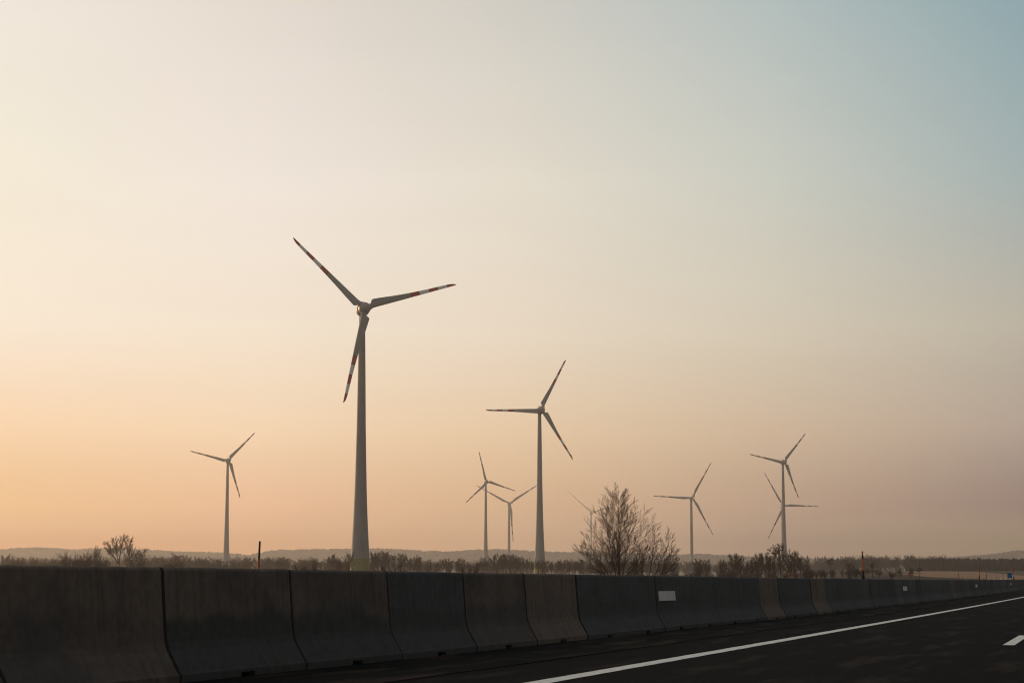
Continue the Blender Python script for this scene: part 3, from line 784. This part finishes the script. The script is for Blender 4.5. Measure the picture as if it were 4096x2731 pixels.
# low bushes right behind the barrier, only their tips show
for px, yt, lab in ((695, 2238, 'low dark bush tips above the barrier below the hazy trees at far left'),
                    (1238, 2238, 'reddish bush tips above the barrier just left of the lone tufted tree'),
                    (1555, 2248, 'dark bush tips above the barrier just right of the tallest turbine'),
                    (1697, 2262, 'small reddish bush behind the barrier below the hedgerow'),
                    (1886, 2250, 'dark upright bush tips left of the turbine with the upright blade'),
                    (2262, 2272, 'small dark bush behind the barrier right of the second tallest turbine')):
    tree('low_bush', 'bush', 1 + int(px) % 4, px, yt, 150 + int(px) % 40, lab, 'bush', 'low bushes right behind the barrier', width=1.1)
# row of far poplars on the skyline
for px, yt in ((3262, 2226), (3273, 2223), (3284, 2227), (3291, 2224), (3301, 2221), (3352, 2228), (3364, 2222), (3372, 2225), (3384, 2221), (3407, 2223), (3415, 2220), (3435, 2228)):
    tree('poplar_tree', 'poplar', 1 + px % 3, px, yt, 2600, 'tiny hazy poplar on the skyline between the thicket and the tallest orange post', 'tree', 'poplars on the skyline', width=1.5)

# ------------------------------------------------------------------ hills and woods (too many trees to count)
SKYL = [(-1400, 2196), (0, 2199), (60, 2191), (150, 2188), (300, 2197), (400, 2192), (480, 2193), (600, 2197), (700, 2205), (850, 2207), (1000, 2218), (1060, 2206), (1120, 2198), (1200, 2197), (1300, 2195), (1400, 2195), (1500, 2193), (1600, 2196), (1700, 2201), (1800, 2205), (1900, 2198), (2000, 2196), (2100, 2201), (2200, 2206), (2300, 2207), (2450, 2210), (2600, 2214), (2700, 2220), (2760, 2214), (2850, 2217), (2950, 2223), (3100, 2228), (3200, 2231), (3400, 2238), (3550, 2241), (3650, 2240), (3750, 2231), (3850, 2225), (3950, 2217), (4030, 2207), (4070, 2201), (4200, 2206), (5400, 2215)]
HY = 5900.0
def ridge_h(x, tree_h=11.0):
    px = CX + x / HY * F * .9965
    return max(6.0, (YH - interp(SKYL, px)) / F * HY - tree_h)
def hills():
    xs = frange(-3600, 3600, 30) + [3600]; rows = [(-650, 0), (-430, .22), (-200, .62), (-60, .92), (0, 1), (120, 1.0), (500, .6), (1200, 0)]
    V = []; Fc = []; n = len(xs); rn = random.Random(2)
    for dy, k in rows:
        for x in xs:
            e = sst(3600, 3000, abs(x))
            V.append((x, HY + dy, -2 + (ridge_h(x) + 2 + rn.uniform(-.6, .6)) * k * e))
    for j in range(len(rows) - 1):
        for i in range(n - 1): Fc.append((j*n+i, j*n+i+1, (j+1)*n+i+1, (j+1)*n+i))
    tag(meshobj('hills', V, Fc, m_far, smooth_=True), kind='structure')
hills()
def crowns(name, pts, hmin, hmax, seed, wide=(.28, .5), label=None):
    """a wood seen from afar: many small ragged crowns made of upright twig blades, all in one mesh"""
    rn = random.Random(seed); V = []; Fc = []
    for (x, y, z) in pts:
        h = rn.uniform(hmin, hmax); wd = h * rn.uniform(*wide); nb = rn.randint(9, 13)
        for k in range(nb):
            a = rn.uniform(0, 6.28); rr = wd * .5 * math.sqrt(rn.random())
            bx, by = x + rr * math.cos(a), y + rr * math.sin(a)
            tz = z + h * (1 - .32 * (rr / (wd * .5 + 1e-6)) ** 2) * rn.uniform(.9, 1.0)
            bw = wd * rn.uniform(.12, .24); q = rn.uniform(0, 6.28)
            b = len(V); mz = z + (tz - z) * rn.uniform(.4, .55)
            for (zz, s_) in ((z - 1, .35), (mz, 1.0), (tz - (tz - z) * .12, .8), (tz, .3)):
                for j in range(3):
                    t = q + 2.094 * j; V.append((bx + math.cos(t) * bw * s_, by + math.sin(t) * bw * s_, zz))
            for r_ in range(3):
                for j in range(3):
                    m_ = (j + 1) % 3; Fc.append((b+r_*3+j, b+r_*3+m_, b+r_*3+3+m_, b+r_*3+3+j))
            Fc.append((b+9, b+10, b+11))
    o = meshobj(name, V, Fc, m_far); tag(o, label, 'woodland', kind='stuff'); return o
rn = random.Random(5)
pts = []
for i in range(5600):
    x = rn.uniform(-2050, 2050); u = rn.random() if i < 2600 else rn.uniform(.85, 1)
    dy = -430 + 520 * u ** .6
    k = interp([(-650, 0), (-430, .22), (-200, .62), (-60, .92), (0, 1), (120, 1)], dy)
    pts.append((x, HY + dy, -2 + (ridge_h(x) + 2) * k))
crowns('hill_woodland', pts, 9, 15, 6, (.6, 1.0), label='hazy woodland covering the far ridge along the whole horizon')
# dark wood beyond the tan field at the right
def band(n, px0, px1, y0, y1, seed):
    rr = random.Random(seed); o = []
    for _ in range(n):
        Y = rr.uniform(y0, y1); p = at(rr.uniform(px0, px1), YH, Y); o.append((p.x, p.y, ground(p.x, p.y)))
    return o
crowns('field_woodland', band(800, 3640, 4500, 1420, 1620, 7), 8, 10, 8, (.5, .8), 'dark wood edging the far side of the tan field at right')
def twig_wood(name, band_pts, kinds, hfun, seed, label):
    rr = random.Random(seed); V = []; Fc = []
    for (x, y, z) in band_pts:
        kd, sd = rr.choice(kinds); tm = tree_meshes_cached(kd, sd); h = hfun(x, y) * rr.uniform(.75, 1.0) ; a = rr.uniform(0, 6.28); ca, sa = math.cos(a), math.sin(a); wv = h * rr.uniform(1.0, 1.4)
        b = len(V); tv, tf = tm
        V += [(x + (vx * ca - vy * sa) * wv, y + (vx * sa + vy * ca) * wv, z + vz * h) for vx, vy, vz in tv]
        Fc += [tuple(i + b for i in f) for f in tf]
    return tag(meshobj(name, V, Fc, m_scrub), label, 'woodland', kind='stuff')
_tc = {}
def tree_meshes_cached(kd, sd):
    if (kd, sd) not in _tc:
        rr = random.Random(sd); tm = (TM(), TM(), TM())
        P = {0: (4, .07, .05, 7, .25, 36, .5, .4), 1: (3, .09, .06, 4, .2, 38, .5, .4), 2: (2, .1, .05, 0, 0, 0, 0, 0), 'levels': 3, 'rmin': .0075}
        for k in range(7):
            a = rr.uniform(0, 6.28); tl = rr.uniform(.05, .5)
            grow(tm, rr, Vector((rr.gauss(0, .06), rr.gauss(0, .06), -.02)), Vector((math.cos(a) * math.sin(tl), math.sin(a) * math.sin(tl), math.cos(tl))), rr.uniform(.6, .95), .012, 0, P)
        v0 = [tuple(v) for v in tm[0].V]; n0 = len(v0)
        _tc[(kd, sd)] = (v0 + [tuple(v) for v in tm[1].V], tm[0].F + [tuple(i + n0 for i in f) for f in tm[1].F])
    return _tc[(kd, sd)]
BK = [('b', 1), ('b', 2), ('b', 3), ('b', 4)]
def top_h(tab):
    def f(x, y):
        px = CX + x / y * F; return (YH - interp(tab, px)) / F * y + 2.2
    return f
twig_wood('mid_woodland', band(190, 2330, 3780, 1350, 2000, 31), BK, top_h([(2330, 2246), (2700, 2240), (2800, 2246), (3000, 2244), (3250, 2240), (3500, 2242), (3780, 2242)]), 33, 'hazy scrub wood behind the big bare tree, reaching to the tan field')
twig_wood('scrub_woodland', band(150, -60, 1450, 1600, 2300, 35), BK, top_h([(0, 2232), (400, 2232), (700, 2226), (900, 2230), (1100, 2226), (1450, 2236)]), 36, 'pale scrub wood behind the bushes at the left')
twig_wood('hedge_undergrowth', band(110, 1480, 2420, 1700, 2300, 37), BK, top_h([(1480, 2248), (2000, 2246), (2400, 2250)]), 38, 'hazy undergrowth filling the gaps behind the long hedgerow')
twig_wood('thicket_undergrowth', band(70, 2640, 3520, 480, 700, 41), BK, top_h([(2640, 2284), (2950, 2278), (3200, 2270), (3300, 2285), (3520, 2296)]), 42, 'dark brambles along the foot of the thicket')

# ------------------------------------------------------------------ haze: even air round everything
V = []; Fc = []
box(V, Fc, -5600, 5600, -260, 8700, -6.0, 215.0)
m_haze = bpy.data.materials.new('haze'); m_haze.use_nodes = True
t = m_haze.node_tree; t.nodes.clear()
pv = t.nodes.new('ShaderNodeVolumePrincipled'); ov = t.nodes.new('ShaderNodeOutputMaterial')
pv.inputs['Color'].default_value = (.93, .93, .93, 1); pv.inputs['Density'].default_value = 0.9e-4; pv.inputs['Anisotropy'].default_value = .5
t.links.new(pv.outputs[0], ov.inputs['Volume'])
hz = meshobj('haze', V, Fc, m_haze); tag(hz, kind='stuff')
